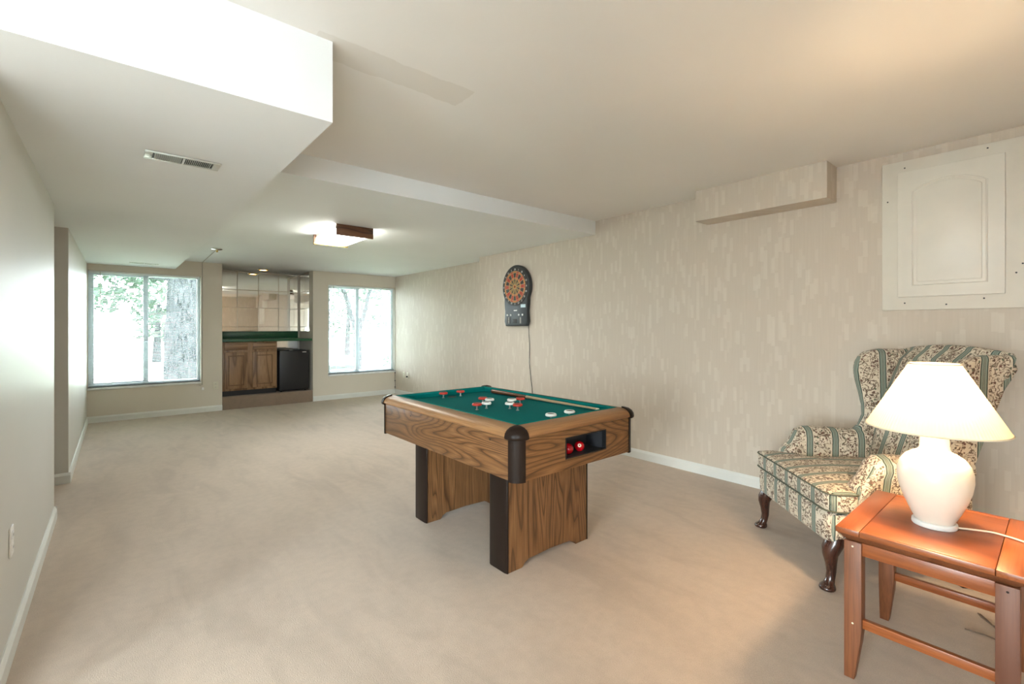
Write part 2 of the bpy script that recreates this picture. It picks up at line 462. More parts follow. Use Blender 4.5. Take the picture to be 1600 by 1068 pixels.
# boxed-in bulkhead along the left wall, its underside creased at y = 5.25 and rising a little towards the window
g = G()
def bsec(y, z, x=XL - .15): return [(x, y, z), (.664, y, z), (.664, y, HC), (x, y, HC)]
g.loft([bsec(1.90, HD, -3.05), bsec(2.2, HD, -3.05)])
g.loft([bsec(2.2, HD), bsec(5.25, HD + .003), bsec(YF, HD + .045)])
struct('ceiling_bulkhead', g, 'bulkhead')
struct('wall_right', G().prism([(XR, YB), (4.1, YB), (4.1, YSTEP - .1), (4.35, YSTEP - .1), (4.35, YF), (XR2, YF), (XR2, YSTEP), (XR, YSTEP)], 0, HC, 'z'), 'wallpaper')
struct('wall_left', G().box(XL - .14, XL, 2.2, 4.385, 0, HC), 'wall_left')
struct('wall_left_far', G().box(-1.7, XL2, 5.345, YF, 0, HL), 'wall_left')
struct('wall_hallway', G().prism([(-1.7, 4.385 - .14), (XL - .14, 4.385 - .14), (XL - .14, 4.385), (-1.56, 4.385), (-1.56, 5.345), (-1.7, 5.345)], 0, HL, 'z'), 'wall_left')


def holed_wall(name, x0, x1, z0, z1, y0, y1, holes, mat):
    xs = sorted({x0, x1, *[h[0] for h in holes], *[h[1] for h in holes]})
    g = G()
    for a, b in zip(xs[:-1], xs[1:]):
        hs = sorted([(h[2], h[3]) for h in holes if h[0] <= a + 1e-6 and h[1] >= b - 1e-6]); z = z0
        for q0, q1 in hs:
            if q0 > z + 1e-6: g.box(a, b, y0, y1, z, q0)
            z = q1
        if z < z1 - 1e-6: g.box(a, b, y0, y1, z, z1)
    return struct(name, g, mat)


WL = (-.296, .983, .475, 2.072); WR = (2.894, 4.182, .455, 2.066); NX0, NX1 = 1.262, 2.630
holed_wall('wall_far', XL2 - .1, XR2 + .16, 0, HL, YF, YF + .18, [WL, WR, (NX0, NX1, 0, HL)], 'wall_far')
ADDED_DOOR = (-2.55, -.75, 0.02, 2.08)
holed_wall('wall_back', -3.2, 1.75, 0, HC, YB - .16, YB, [ADDED_DOOR], 'wall_left')
struct('wall_back_near', G().prism([(1.6, YB), (1.75, YB), (1.75, -.58), (4.1, -.58), (4.1, -.45), (1.6, -.45)], 0, HC, 'z'), 'wallpaper')
struct('wall_alcove', G().box(-3.2, XL - .14, 2.2, 2.34, 0, HC), 'wall_left')
struct('wall_alcove_left', G().box(-3.2, -3.05, YB, -.9, 0, HC).box(-3.2, -3.05, .6, 2.2, 0, HC).box(-3.2, -3.05, -.9, .6, 2.08, HC).box(-3.2, -3.05, -.9, .6, 0, .05), 'wall_left')
# bar niche
YN = 9.31
wnb = struct('wall_niche_back', G().box(NX0 - .1, NX1 + .1, YN, YN + .12, 0, HL), 'wall_far')
wnl = struct('wall_niche_left', G().box(NX0 - .1, NX0, YF + .18, YN, 0, HL), 'wall_far')
wnr = struct('wall_niche_right', G().box(NX1, NX1 + .1, YF + .18, YN, 0, HL), 'wall_far')
struct('floor_niche', G().box(NX0, NX1, YF + .002, YN, -.1, .198), 'carpet_step', bevel=.012)

# baseboards
def base_prof(h=.088, t=.014): return [(0, 0), (t, 0), (t, h - .022), (t * .45, h - .004), (t * .3, h), (0, h)]
def baseboard(name, p0, p1, nrm):
    g = G(); secs = []
    for p in (p0, p1): secs.append([(p[0] + nrm[0] * a, p[1] + nrm[1] * a, z) for a, z in base_prof()])
    g.loft(secs); return struct(name, g, 'trim')
baseboard('baseboard_right', (XR, YB), (XR, YSTEP), (-1, 0))
baseboard('baseboard_right_far', (XR2, YSTEP), (XR2, YF), (-1, 0))
baseboard('baseboard_left', (XL, 2.2), (XL, 4.385), (1, 0))
baseboard('baseboard_left_end', (XL - .14, 4.385), (XL + .014, 4.385), (0, 1))
baseboard('baseboard_left_far', (XL2, 5.345), (XL2, YF), (1, 0))
baseboard('baseboard_hallway', (-1.56, 5.345), (XL2 + .014, 5.345), (0, -1))
baseboard('baseboard_far_left', (XL2, YF), (NX0, YF), (0, -1))
baseboard('baseboard_far_right', (NX1, YF), (XR2, YF), (0, -1))
baseboard('baseboard_back', (1.6, -.45), (XR, -.45), (0, 1))
# boxed soffit on the papered wall
struct('trim_1', G().box(3.728, XR, 1.047, 2.003, 2.187, HC), 'wallpaper')


# ------------------------------------------------------------------ windows and blinds
def window(name, W, mull, big=False):
    x0, x1, z0, z1 = W; yo = YF + .10
    r = sroot(name, ((x0 + x1) / 2, YF + .1, z0))
    def P(nm, g, mat, **kw):
        o = struct(nm, g, mat, r, **kw); o.matrix_parent_inverse = Matrix.Translation(r.location).inverted(); return o
    f = .038
    g = G().box(x0, x1, yo, yo + .05, z0, z0 + f); g.box(x0, x1, yo, yo + .05, z1 - f, z1)
    g.box(x0, x0 + f, yo, yo + .05, z0 + f, z1 - f); g.box(x1 - f, x1, yo, yo + .05, z0 + f, z1 - f)
    P('window_frame', g, 'alu', bevel=.003)
    P('window_mullion', G().box(mull - .03, mull + .03, yo - .012, yo + .045, z0 + f, z1 - f), 'alu', bevel=.003)
    # sliding sash in the left light
    s = .02; a, b = x0 + f, mull - .03
    g = G().box(a, b, yo + .005, yo + .03, z0 + f, z0 + f + s); g.box(a, b, yo + .005, yo + .03, z1 - f - s, z1 - f)
    g.box(a, a + s, yo + .005, yo + .03, z0 + f + s, z1 - f - s)
    P('window_sash', g, 'alu', bevel=.002)
    P('window_pane', G().box(x0 + f, mull - .02, yo + .018, yo + .022, z0 + f, z1 - f), 'glass')
    P('window_pane', G().box(mull + .02, x1 - f, yo + .028, yo + .032, z0 + f, z1 - f), 'glass')
    P('window_sill', G().box(x0 - .004, x1 + .004 if x1 < 4.1 else XR2 - .001, YF - .022, yo, z0 - .032, z0), 'marble', bevel=.005)
    return r


window('window_1', WL, .325)
window('window_2', WR, 3.465)
# unseen glazed door, added behind the viewer to bring daylight into the near room
r = sroot('added_door', (-1.65, YB - .08, 0))
for (a, b, c, d) in ((-2.55, -.75, .02, .09), (-2.55, -.75, 2.0, 2.08), (-2.55, -2.48, .09, 2.0), (-.82, -.75, .09, 2.0), (-1.69, -1.61, .09, 2.0)):
    o = struct('added_frame', G().box(a, b, YB - .11, YB - .05, c, d), 'alu', r, bevel=.004); o.matrix_parent_inverse = Matrix.Translation(r.location).inverted()
for (a, b) in ((-2.48, -1.69), (-1.61, -.82)):
    o = struct('window_pane', G().box(a, b, YB - .084, YB - .078, .09, 2.0), 'glass', r); o.matrix_parent_inverse = Matrix.Translation(r.location).inverted()


r = sroot('added_window', (-3.12, -.15, 0))  # unseen side glazing, added to brighten the right wall and near room
for (a, b, c, d) in ((-.9, .6, .05, .11), (-.9, .6, 2.0, 2.08), (-.9, -.84, .11, 2.0), (.54, .6, .11, 2.0), (-.19, -.11, .11, 2.0)):
    o = struct('added_frame', G().box(-3.15, -3.09, a, b, c, d), 'alu', r, bevel=.004); o.matrix_parent_inverse = Matrix.Translation(r.location).inverted()
for (a, b) in ((-.84, -.19), (-.11, .54)):
    o = struct('window_pane', G().box(-3.123, -3.117, a, b, .11, 2.0), 'glass', r); o.matrix_parent_inverse = Matrix.Translation(r.location).inverted()


def blind(W, label, wandx):
    x0, x1, z0, z1 = W; x0 += .012; x1 -= .012; yb = YF + .035
    t = thing('window_blind', label, 'blind', ((x0 + x1) / 2, yb, z0 + .006), group='mini blinds in the two far windows')
    w = (x1 - x0) / 2; H = z1 - z0 - .006
    mk('headrail', G().box(-w, w, -.014, .02, H - .03, H - .002), 'blind', t, bevel=.003)
    g = G(); n = 0; z = .03
    while z < H - .04:
        # gently crowned open slat, tilted a few degrees
        pts = [(-.0125, -.0012), (-.006, .0008), (0, .0014), (.006, .0008), (.0125, -.0012)]
        vs = []; tl = math.radians(-1)
        for xx in (-w, w):
            for (py, pz) in pts: vs.append((xx, py * math.cos(tl) - pz * math.sin(tl), z + py * math.sin(tl) + pz * math.cos(tl)))
        g.add(vs, [(i, i + 1, i + 6, i + 5) for i in range(4)])
        z += .0215
    sl = mk('slats', g, 'blind', t, smooth=True, fix=False); sl['kind'] = 'stuff'
    mk('bottom_rail', G().box(-w, w, -.012, .012, 0, .016), 'blind_rail', t, bevel=.003)
    for k in (-.78, 0, .78):
        mk('ladder_cord', G().tube([(w * k, -.0135, .01), (w * k, -.0135, H - .02)], .0012, 4), 'blind', t)
    mk('tilt_wand', G().tube([(wandx - (x0 + x1) / 2, -.03, H - .02), (wandx - (x0 + x1) / 2 + .003, -.035, H - .88)], .0045, 6), 'cord_grey', t)
    return t


blind(WL, 'white mini blind in the left window beside the bare side wall', -.17)
blind(WR, 'white mini blind in the right window in the corner by the papered wall', 2.985)

# ------------------------------------------------------------------ bar niche: mirror tiles, cabinet, counter, fridge
def tile(parent, w, h, nm='mirror_tile'):
    """front face towards -y, origin at its lower left back"""
    return G().prism([(0, 0), (w, 0), (w, h), (0, h)], -.0065, 0, 'y')
zs = [1.226, 1.312, 1.645, 1.955, 2.265, HL - .002]; xs = [1.285, 1.609, 1.939, 2.270, 2.606]
rnd = random.Random(4)
for a, b in zip(xs[:-1], xs[1:]):
    for c, d in zip(zs[:-1], zs[1:]):
        o = mk('mirror_tile', tile(None, b - a - .005, d - c - .005), 'mirror', wnb, bevel=.005, segs=1, angle=10)
        o.location = (a + .0015, YN - .0005, c + .0015); o.rotation_euler = (rnd.uniform(-.003, .0025), 0, rnd.uniform(-.003, .003))
o = mk('mirror_tile', tile(None, .52, .17), 'mirror', wnb, bevel=.003, segs=1, angle=10); o.location = (2.085, YN - .0005, .90)
ys = [8.70, 9.0, 9.298]
for a, b in zip(ys[:-1], ys[1:]):
    for c, d in zip(zs[:-1], zs[1:]):
        o = mk('mirror_tile', tile(None, b - a - .005, d - c - .005), 'mirror', wnr, bevel=.005, segs=1, angle=10)
        o.rotation_euler = (0, 0, -PI / 2 + rnd.uniform(-.002, .002)); o.location = (NX1 - .0005, b - .0015, c + .0015)

cab = thing('base_cabinet', 'oak base cabinet with two drawers and two raised panel doors in the bar niche', 'cabinet', (1.67, 8.60, .198))
cw = .395
mk('carcass', G().box(-cw, cw, -.03, .60, .085, .868), 'kitchen_oak', cab, bevel=.002)
mk('toe_kick', G().box(-cw, cw, .03, .10, 0, .085), 'black', cab)
for sx, (a, b) in enumerate(((-.372, -.045), (.028, .372))):
    d = mk('drawer_front', G().box(a, b, -.058, -.03, .738, .852), 'kitchen_oak_x', cab, bevel=.007)
    dd = mk('cabinet_door', G().box(a, b, -.052, -.03, .118, .70), 'kitchen_oak', cab, bevel=.006)
    i = .062
    fr = G()
    for (p, q, u, v) in ((a + i - .012, b - i + .012, .70 - i, .70 - i + .012), (a + i - .012, b - i + .012, .118 + i - .012, .118 + i), (a + i - .012, a + i, .118 + i, .70 - i), (b - i, b - i + .012, .118 + i, .70 - i)):
        fr.box(p, q, -.0535, -.045, u, v)
    mk('panel_groove', fr, 'oak_shadow', dd)
    mk('raised_panel', G().box(a + i + .006, b - i - .006, -.060, -.045, .118 + i + .006, .70 - i - .006), 'kitchen_oak', dd, bevel=.010)
ct = thing('bar_counter', 'green laminate countertop with low backsplash below the mirror tiles', 'countertop', (1.945, 8.9, 1.066))
mk('counter_top', G().box(-.68, .68, -.375, .40, 0, .038), 'green_laminate', ct, bevel=.006)
mk('backsplash', G().box(-.66, .655, .38, .401, .038, .158), 'green_laminate', ct, bevel=.003)
fr = thing('mini_fridge', 'black compact refrigerator under the green bar counter', 'refrigerator', (2.348, 8.60, .198))
mk('fridge_body', G().box(-.243, .235, 0, .47, .012, .70), 'fridge', fr, bevel=.008)
dr = mk('fridge_door', G().box(-.243, .235, -.045, -.004, .03, .705), 'fridge', fr, bevel=.012)
mk('brand_plate', G().box(.12, .185, -.0475, -.044, .668, .677), 'white_plastic', dr)
mk('hinge_cover', G().box(-.085, -.03, -.03, .01, .704, .715), 'steel', fr, bevel=.003)
for sx in (-.2, .19):
    for sy in (.04, .42): mk('foot', G().lathe([(.016, 0), (.016, .014)], 10, c=(sx, sy)), 'black', fr)

dl = thing('recessed_light', 'lit round recessed downlight in the niche ceiling above the bar', 'ceiling light', (1.93, 8.90, HL))
mk('trim_ring', G().lathe([(.058, -.001), (.058, -.012), (.078, -.010), (.085, 0)], 28, cap=False), 'brass', dl, smooth=True)
mk('bulb_lens', G().lathe([(0.001, -.006), (.057, -.004)], 24, cap=False), 'lit_bulb', dl, fix=False)

# ------------------------------------------------------------------ ceiling fittings
fl = thing('ceiling_light', 'boxy fluorescent ceiling light with dark walnut end panels', 'ceiling light', (1.795, 4.85, HL))
mk('end_panel', G().box(-.185, .185, -.350, -.328, -.108, -.001), 'walnut', fl, bevel=.003)
e2 = mk('end_panel', G().box(-.185, .185, .328, .350, -.108, -.001), 'walnut', fl, bevel=.003)
mk('lit_panel_strip', G().box(-.183, .183, .322, .328, -.108, -.080), 'brass', e2, bevel=.001)  # yellow strip imitates the lit inner face of the wooden end panel
mk('metal_pan', G().box(-.16, .16, -.327, .321, -.03, -.001), 'vent_metal', fl)
mk('diffuser', G().box(-.165, .165, -.327, .321, -.092, -.031), 'lit_diffuser', fl, bevel=.012)


def vent(loc, w, l, label, n):
    t = thing('air_vent', label, 'vent', loc)
    g = G(); m = .014
    for (a, b, c, d) in ((-w, w, -l, -l + m), (-w, w, l - m, l), (-w, -w + .03, -l + m, l - m), (w - .03, w, -l + m, l - m)): g.box(a, b, c, d, -.008, -.0008)
    mk('vent_frame', g, 'vent_metal', t, bevel=.002)
    mk('duct_opening', G().box(-w + .028, w - .028, -l + m * .8, l - m * .8, -.0025, -.0008), 'black', t)
    mk('divider', G().box(-.004, .004, -l + m, l - m, -.009, -.003), 'white_plastic', t)
    g = G(); k = (2 * w - .075) / n
    for i in range(n):
        x = -w + .037 + k * (i + .5)
        if abs(x) < .008: continue
        sg = 1 if x < 0 else -1
        g.add([(x - .003 * sg, -l + m, -.003), (x - .003 * sg, l - m, -.003), (x + .0025 * sg, l - m, -.0085), (x + .0025 * sg, -l + m, -.0085)], [(0, 1, 2, 3)])
    s = mk('louvres', g, 'vent_metal', t, fix=False); s['kind'] = 'stuff'
    return t


vent((.252, 2.798, HD), .152, .062, 'metal air register with two banks of louvres under the bulkhead near the viewer', 30)
vent((.283, 7.95, HD + .040), .155, .055, 'narrow ceiling air register in front of the left window', 20)

cp = thing('ceiling_canopy', 'small round chrome ceiling canopy with a nub above the left window wall', 'ceiling fitting', (.975, 6.95, HL))
mk('canopy_plate', G().lathe([(.062, -.001), (.062, -.004), (.05, -.012), (.016, -.018), (.014, -.02), (.002, -.02)], 28, cap=False), 'chrome', cp, smooth=True)
mk('nub', G().lathe([(.012, -.019), (.013, -.032), (.007, -.042), (.001, -.043)], 16, cap=False), 'brass', cp, smooth=True)
tag(mk('surface_wire', G().tube([(.975, 7.0, HL - .006), (.985, 7.6, HL - .005), (1.0, 8.488, HL - .005), (1.0, 8.493, HL - .03), (1.0, 8.493, 1.2), (1.0, 8.493, .42)], .0045, 6), 'cord_grey', None, smooth=True),
    'painted wire running from the ceiling canopy down the wall beside the left window', 'wire')
cl = thing('cord_cleat', 'small white cord cleat on the wall below the left window corner', 'cleat', (1.005, 8.499, .37))
mk('cleat_body', G().box(-.016, .016, -.016, 0, -.03, .012), 'white_plastic', cl, bevel=.004)
mk('nail', G().lathe([(.001, .045), (.006, .043), (.006, .04)], 8, c=(-.035, -.004), cap=False), 'dark_gap', cl)
c2 = thing('window_cable', 'thin dark cable hanging in the corner under the right window', 'cable', (4.178, 8.485, 0))
mk('cable_run', G().tube([(0, 0, .42), (-.006, 0, .3), (.002, 0, .2), (-.002, 0, .09)], .003, 6), 'cord_dark', c2)
for z in (.40, .245, .12): mk('cable_clip', G().box(-.008, .008, -.006, .008, z, z + .018), 'dark_gap', c2, bevel=.002)


def outlet(loc, rz, label, kind='duplex', mat='outlet'):
    t = thing('wall_outlet', label, 'outlet', loc, rz)       # plate faces local -y
    mk('cover_plate', G().box(-.036, .036, -.006, 0, -.058, .058), mat, t, bevel=.003)
    for z in (-.024, .024):
        s = mk('socket', G().box(-.016, .016, -.0085, -.005, z - .014, z + .014), mat, t, bevel=.003)
        for x in (-.006, .006): mk('slot', G().box(x - .0012, x + .0012, -.0088, -.008, z - .005, z + .006), 'dark_gap', s)
    return t


outlet((1.175, YF, .395), 0, 'ivory wall outlet between the left window and the bar niche')
outlet((XR2, 8.135, .395), PI / 2 * -1, 'ivory wall outlet on the papered wall, the one closer to the right window')
o = outlet((XR2, 7.98, .393), -PI / 2, 'ivory wall outlet with a dark plug on the papered wall near the right window')
mk('plug', G().box(-.013, .013, -.035, -.008, -.036, -.008), 'black', o, bevel=.004)
outlet((XL, 2.687, .447), PI / 2, 'white wall outlet low on the bare left wall', mat='white_plastic')

# ------------------------------------------------------------------ access panel on the papered wall (faces -x)
ap = thing('access_panel', 'cream cupboard door with arched panel fixed high on the papered wall', 'access panel', (XR - .001, .455, 1.405), -PI / 2)
# local: x runs along world -y ; -y local is out of the wall
mk('backing_board', G().box(-.328, .335, -.018, 0, 0, .973), 'cream_board', ap, bevel=.003)
ad = mk('panel_door', G().box(-.243, .243, -.038, -.018, .083, .897), 'cream_door', ap, bevel=.005)
def arch(w, z0, zs_, za, n=14):
    p = [(-w, z0), (w, z0), (w, zs_)]
    R = (w * w + (za - zs_) ** 2) / (2 * (za - zs_)); c = za - R; a0 = math.asin(w / R)
    for i in range(1, n): a = a0 - 2 * a0 * i / n; p.append((R * math.sin(a), c + R * math.cos(a)))
    p.append((-w, zs_)); return p
mk('raised_panel', G().prism(arch(.148, .178, .745, .795), -.043, -.030, 'y'), 'cream_door', ad, bevel=.004)
pts = [(x, -.0375, z) for x, z in arch(.168, .158, .760, .812)]
mk('panel_moulding', G().tube(pts + [pts[0]], .0055, 8), 'cream_door', ad, smooth=True)
for (x, z) in ((-.21, .925), (.17, .945), (-.298, .72), (-.21, .045), (-.01, .03), (.155, .06), (.285, .20), (.31, .25)):
    o = mk('screw', G().lathe([(.0005, 0), (.0045, .0006), (.005, .003)], 8, cap=False), 'dark_gap', ap); o.location = (x, -.0195, z); o.rotation_euler = (PI / 2, 0, 0) if False else (-PI / 2, 0, 0)

# ------------------------------------------------------------------ electronic dartboard on the papered wall
db = thing('dartboard', 'dark electronic dartboard with orange target hanging on the papered wall', 'dartboard', (XR, 4.51, 1.80), -PI / 2)
R0 = .262
prof = []
for i in range(29):
    a = math.radians(-32 + (212 + 32) * i / 28); prof.append((R0 * math.cos(a) * (1.0), .015 + .275 * math.sin(a)))
outline = prof + [(-.222, -.21), (-.212, -.30), (-.222, -.43), (-.20, -.488), (.20, -.488), (.222, -.43), (.212, -.30), (.222, -.21)]
mk('body_shell', G().prism(outline, -.062, 0, 'y'), 'dart_body', db, bevel=.014, segs=3)
tc = (0, .012)
def disc(r, y0, y1, n=40): return G().prism([(tc[0] + r * math.cos(2 * PI * i / n), tc[1] + r * math.sin(2 * PI * i / n)) for i in range(n)], y0, y1, 'y')
mk('number_ring', disc(.242, -.068, -.055), 'dart_black', db)
g = G(); rad = [0.0, .012, .026, .098, .116, .178, .200]
for i in range(20):
    a0 = 2 * PI * (i - .5) / 20; a1 = 2 * PI * (i + .5) / 20
    for j in range(6):
        r0, r1 = rad[j], rad[j + 1]; vs = []
        for a in (a0, (a0 + a1) / 2, a1):
            for r in (r0, r1): vs.append((tc[0] + r * math.sin(a), -.0705, tc[1] + r * math.cos(a)))
        even = i % 2 == 0
        mi = [2, 4, (2 if even else 3), (0 if even else 1), (2 if even else 0), (1 if even else 0)][j]
        g.add(vs, [(0, 1, 3, 2), (2, 3, 5, 4)], mi)
mk('target_segments', g, ['dart_red', 'dart_orange', 'dart_black', 'dart_olive', 'dart_orange'], db, fix=False)
g = G()
for i in range(20):
    a = 2 * PI * (i + .5) / 20
    g.tube([(tc[0] + .026 * math.sin(a), -.0715, tc[1] + .026 * math.cos(a)), (tc[0] + .2 * math.sin(a), -.0715, tc[1] + .2 * math.cos(a))], .0022, 4)
for r in rad[2:]:
    g.tube([(tc[0] + r * math.sin(2 * PI * k / 40), -.0715, tc[1] + r * math.cos(2 * PI * k / 40)) for k in range(41)], .0022, 4)
mk('spider_web', g, 'dart_wire', db)
for i, n in enumerate([20, 1, 18, 4, 13, 6, 10, 15, 2, 17, 3, 19, 7, 16, 8, 11, 14, 9, 12, 5]):
    a = 2 * PI * i / 20; me = text_mesh(str(n), .034); me.materials.append(M['white_plastic'])
    o = bpy.data.objects.new('numeral', me); COL.objects.link(o); o.parent = db
    o.rotation_euler = (PI / 2, 0, 0); o.location = (tc[0] + .221 * math.sin(a), -.069, tc[1] + .221 * math.cos(a))
mk('sticker', G().box(.105, .195, -.0635, -.0615, -.255, -.215), 'pale_blue', db)
mk('logo_plate', G().box(-.03, .035, -.0635, -.0615, -.296, -.282), 'white_plastic', db)
for x in (-.155, -.085, .07, .14): 
    o = mk('button', G().lathe([(.013, 0), (.012, .006), (.001, .007)], 12, cap=False), 'white_plastic', db, smooth=True); o.location = (x, -.061, -.345); o.rotation_euler = (PI / 2, 0, 0)
for x in (-.13, .10): mk('score_display', G().box(x - .035, x + .035, -.0635, -.0615, -.455, -.372), 'black', db)
for x in (-.13, .10):
    for k in range(6): mk('display_bar', G().box(x - .012, x + .012, -.0645, -.0630, -.450 + k * .013, -.444 + k * .013), 'cord_grey', db)
mk('speaker_grille', G().box(-.05, .03, -.0635, -.0615, -.45, -.40), 'dart_black', db, bevel=.0008)
mk('power_cord', G().tube([(.205, -.02, -.48), (.20, -.012, -.56), (.212, -.008, -.75), (.205, -.008, -.95), (.235, -.007, -1.15), (.26, -.007, -1.30), (.262, -.007, -1.5)], .0035, 6), 'cord_dark', db, smooth=True)

# ------------------------------------------------------------------ bumper pool table
TX, TY = 1.878, 2.36
pt = thing('bumper_pool_table', 'oak laminate bumper pool table with green felt and dark corner caps', 'pool table', (TX, TY, 0))
AW, AL = .462, .720                 # half width (x), half length (y) of the apron
Z0, Z1 = .565, .775
for s in (-1, 1):
    mk('side_apron', G().box(s * AW if s < 0 else AW - .022, -AW + .022 if s < 0 else AW, -AL + .057, AL - .057, Z0, Z1), 'oak_y', pt, bevel=.002)
mk('end_apron', G().box(-AW + .057, AW - .057, AL - .022, AL, Z0, Z1), 'oak_x', pt, bevel=.002)
ox0, ox1, oz0, oz1 = 1.748 - TX, 2.074 - TX, .617, .728
g = G(); y0, y1 = -AL, -AL + .022; a, b = -AW + .057, AW - .057
vs = []
for y in (y0, y1):
    vs += [(a, y, Z0), (b, y, Z0), (b, y, Z1), (a, y, Z1), (ox0, y, oz0), (ox1, y, oz0), (ox1, y, oz1), (ox0, y, oz1)]
fs = []
for k in range(4):
    j = (k + 1) % 4
    fs += [(k, j, j + 4, k + 4), (k + 8, k + 12, j + 12, j + 8), (k, k + 8, j + 8, j), (k + 4, j + 4, j + 12, k + 12)]
g.add(vs, fs); mk('end_apron', g, 'oak_x', pt)
bt = mk('ball_return_tray', G().box(ox0 - .01, ox1 + .01, y1 + .12, y1 + .13, oz0 - .01, oz1 + .01).box(ox0 - .01, ox1 + .01, y1, y1 + .12, oz0 - .012, oz0).box(ox0 - .01, ox1 + .01, y1, y1 + .12, oz1, oz1 + .012).box(ox0 - .012, ox0, y1, y1 + .12, oz0, oz1).box(ox1, ox1 + .012, y1, y1 + .12, oz0, oz1), 'tray', pt)
g = G(); t_ = .006
for (p, q, u, v) in ((ox0, ox1, oz1 - t_, oz1), (ox0, ox1, oz0, oz0 + t_), (ox0, ox0 + t_, oz0 + t_, oz1 - t_), (ox1 - t_, ox1, oz0 + t_, oz1 - t_)): g.box(p, q, y0 - .003, y1, u, v)
mk('opening_rim', g, 'black', bt)
# corner posts: quarter round
def post_poly(sx, sy, r=.060, e=.003):
    cx, cy = sx * (AW - r + e), sy * (AL - r + e); p = [(cx, cy)]
    a0 = {(1, 1): 0, (-1, 1): PI / 2, (-1, -1): PI, (1, -1): 3 * PI / 2}[(sx, sy)]
    for i in range(9): a = a0 + PI / 2 * i / 8; p.append((cx + r * math.cos(a), cy + r * math.sin(a)))
    return p, a0
RP = [(-.02, .768), (.080, .768), (.086, .772), (.087, .779), (.082, .791), (.070, .803), (.050, .812), (.025, .8165), (0, .8175), (-.02, .8175)]
EX, EY = AW + .015 - .087, AL + .015 - .087          # inner edge of the wooden rail
for sx in (-1, 1):
    for sy in (-1, 1):
        p, a0 = post_poly(sx, sy); mk('corner_post', G().prism(p, Z0 - .006, Z1 - .006, 'z'), 'dark_trim', pt, smooth=True, angle=40)
        cp_ = [(0.001, .761), (.066, .761), (.0725, .766), (.0735, .775), (.070, .790), (.060, .805), (.043, .8165), (.020, .8225), (0.001, .825)]
        ov = .012
        g = G().lathe(cp_, 14, a0 - .16, a0 + PI / 2 + .16, c=(sx * (EX + .019), sy * (EY + .019))); mk('corner_cap', g, 'dark_trim', pt, smooth=True, angle=50)
for s in (-1, 1):
    mk('side_rail', G().loft([[(s * (EX + q), y, z) for q, z in RP] for y in (-EY - .015, EY + .015)]), 'rail_y', pt, smooth=True, angle=40)
    mk('end_rail', G().loft([[(x, s * (EY + q), z) for q, z in RP] for x in (-EX - .015, EX + .015)]), 'rail_x', pt, smooth=True, angle=40)
    CP = [(0, .8195), (-.008, .821), (-.025, .818), (-.030, .812), (-.024, .798), (-.020, .782), (0, .782)]
    mk('side_cushion', G().loft([[(s * (EX + q), y * (EY + q), z) for q, z in CP] for y in (-1, 1)]), 'cushion_felt', pt, smooth=True, angle=40)
    mk('end_cushion', G().loft([[(x * (EX + q), s * (EY + q), z) for q, z in CP] for x in (-1, 1)]), 'cushion_felt', pt, smooth=True, angle=40)
BZ = .783
mk('playing_bed', G().box(-EX + .01, EX - .01, -EY + .01, EY - .01, .755, BZ), 'felt', pt)
for s in (-1, 1):
    o = mk('pocket', G().lathe([(.0005, BZ + .0006), (.029, BZ + .0006), (.031, BZ + .0014), (.034, BZ + .0003)], 22, c=(0, s * .535), cap=False), ['black'], pt)
def bumper(x, y, ring):
    b = mk('bumper', G().lathe([(.010, BZ - .001), (.010, BZ + .0025), (.0055, BZ + .004), (.0055, BZ + .027)], 14, c=(x, y)), 'steel', pt, smooth=True)
    mk('bumper_core', G().lathe([(.0055, BZ + .022), (.018, BZ + .025), (.0205, BZ + .030), (.0205, BZ + .0395), (.001, BZ + .041)], 18, c=(x, y), cap=False), 'dark_trim', b, smooth=True)
    mk('bumper_ring', G().lathe([(.0195, BZ + .0265), (.027, BZ + .0265), (.0305, BZ + .029), (.0315, BZ + .033), (.0300, BZ + .038), (.0265, BZ + .041), (.021, BZ + .041), (.0195, BZ + .039), (.0195, BZ + .0265)], 22, c=(x, y), cap=False), ring, b, smooth=True)
for (x, y, m_) in [(-.074, .535, 'red_rubber'), (.074, .535, 'red_rubber'), (-.074, -.56, 'white_rubber'), (.074, -.56, 'white_rubber')]: bumper(x, y, m_)
for k in range(4):
    a = PI / 2 * k
    bumper(.178 * math.cos(a), .178 * math.sin(a) - .02, 'red_rubber'); bumper(.104 * math.cos(a), .104 * math.sin(a) - .02, 'white_rubber')
# two slab pedestals with arched cut-outs
def ped(yc):
    y0, y1 = yc - .073, yc + .073; w = .312
    poly = [(-w, 0), (-.215, 0), (-.205, .006), (-.195, .020), (-.165, .034), (0, .040), (.165, .034), (.195, .020), (.205, .006), (.215, 0), (w, 0), (w, Z0), (-w, Z0)]
    o = mk('pedestal', G().prism(poly, y0, y1, 'y'), 'oak_z', pt)
    for s in (-1, 1):
        p = [(s * (w - .002), y0 - .004), (s * (w + .006), y0 - .004), (s * (w + .012), y0 + .012), (s * (w + .012), y1 - .012), (s * (w + .006), y1 + .004), (s * (w - .002), y1 + .004)]
        mk('edge_trim', G().prism(p, 0, Z0 - .001, 'z'), 'dark_trim', o, bevel=.002)
ped(1.953 - TY); ped(2.784 - TY)
for (y, z) in ((-.52, .735), (.30, .735)): 
    o = mk('bolt', G().lathe([(.0005, .002), (.004, .0015), (.005, 0)], 10, cap=False), 'black', pt); o.location = (-AW - .0003, y, z); o.rotation_euler = (0, -PI / 2, 0)

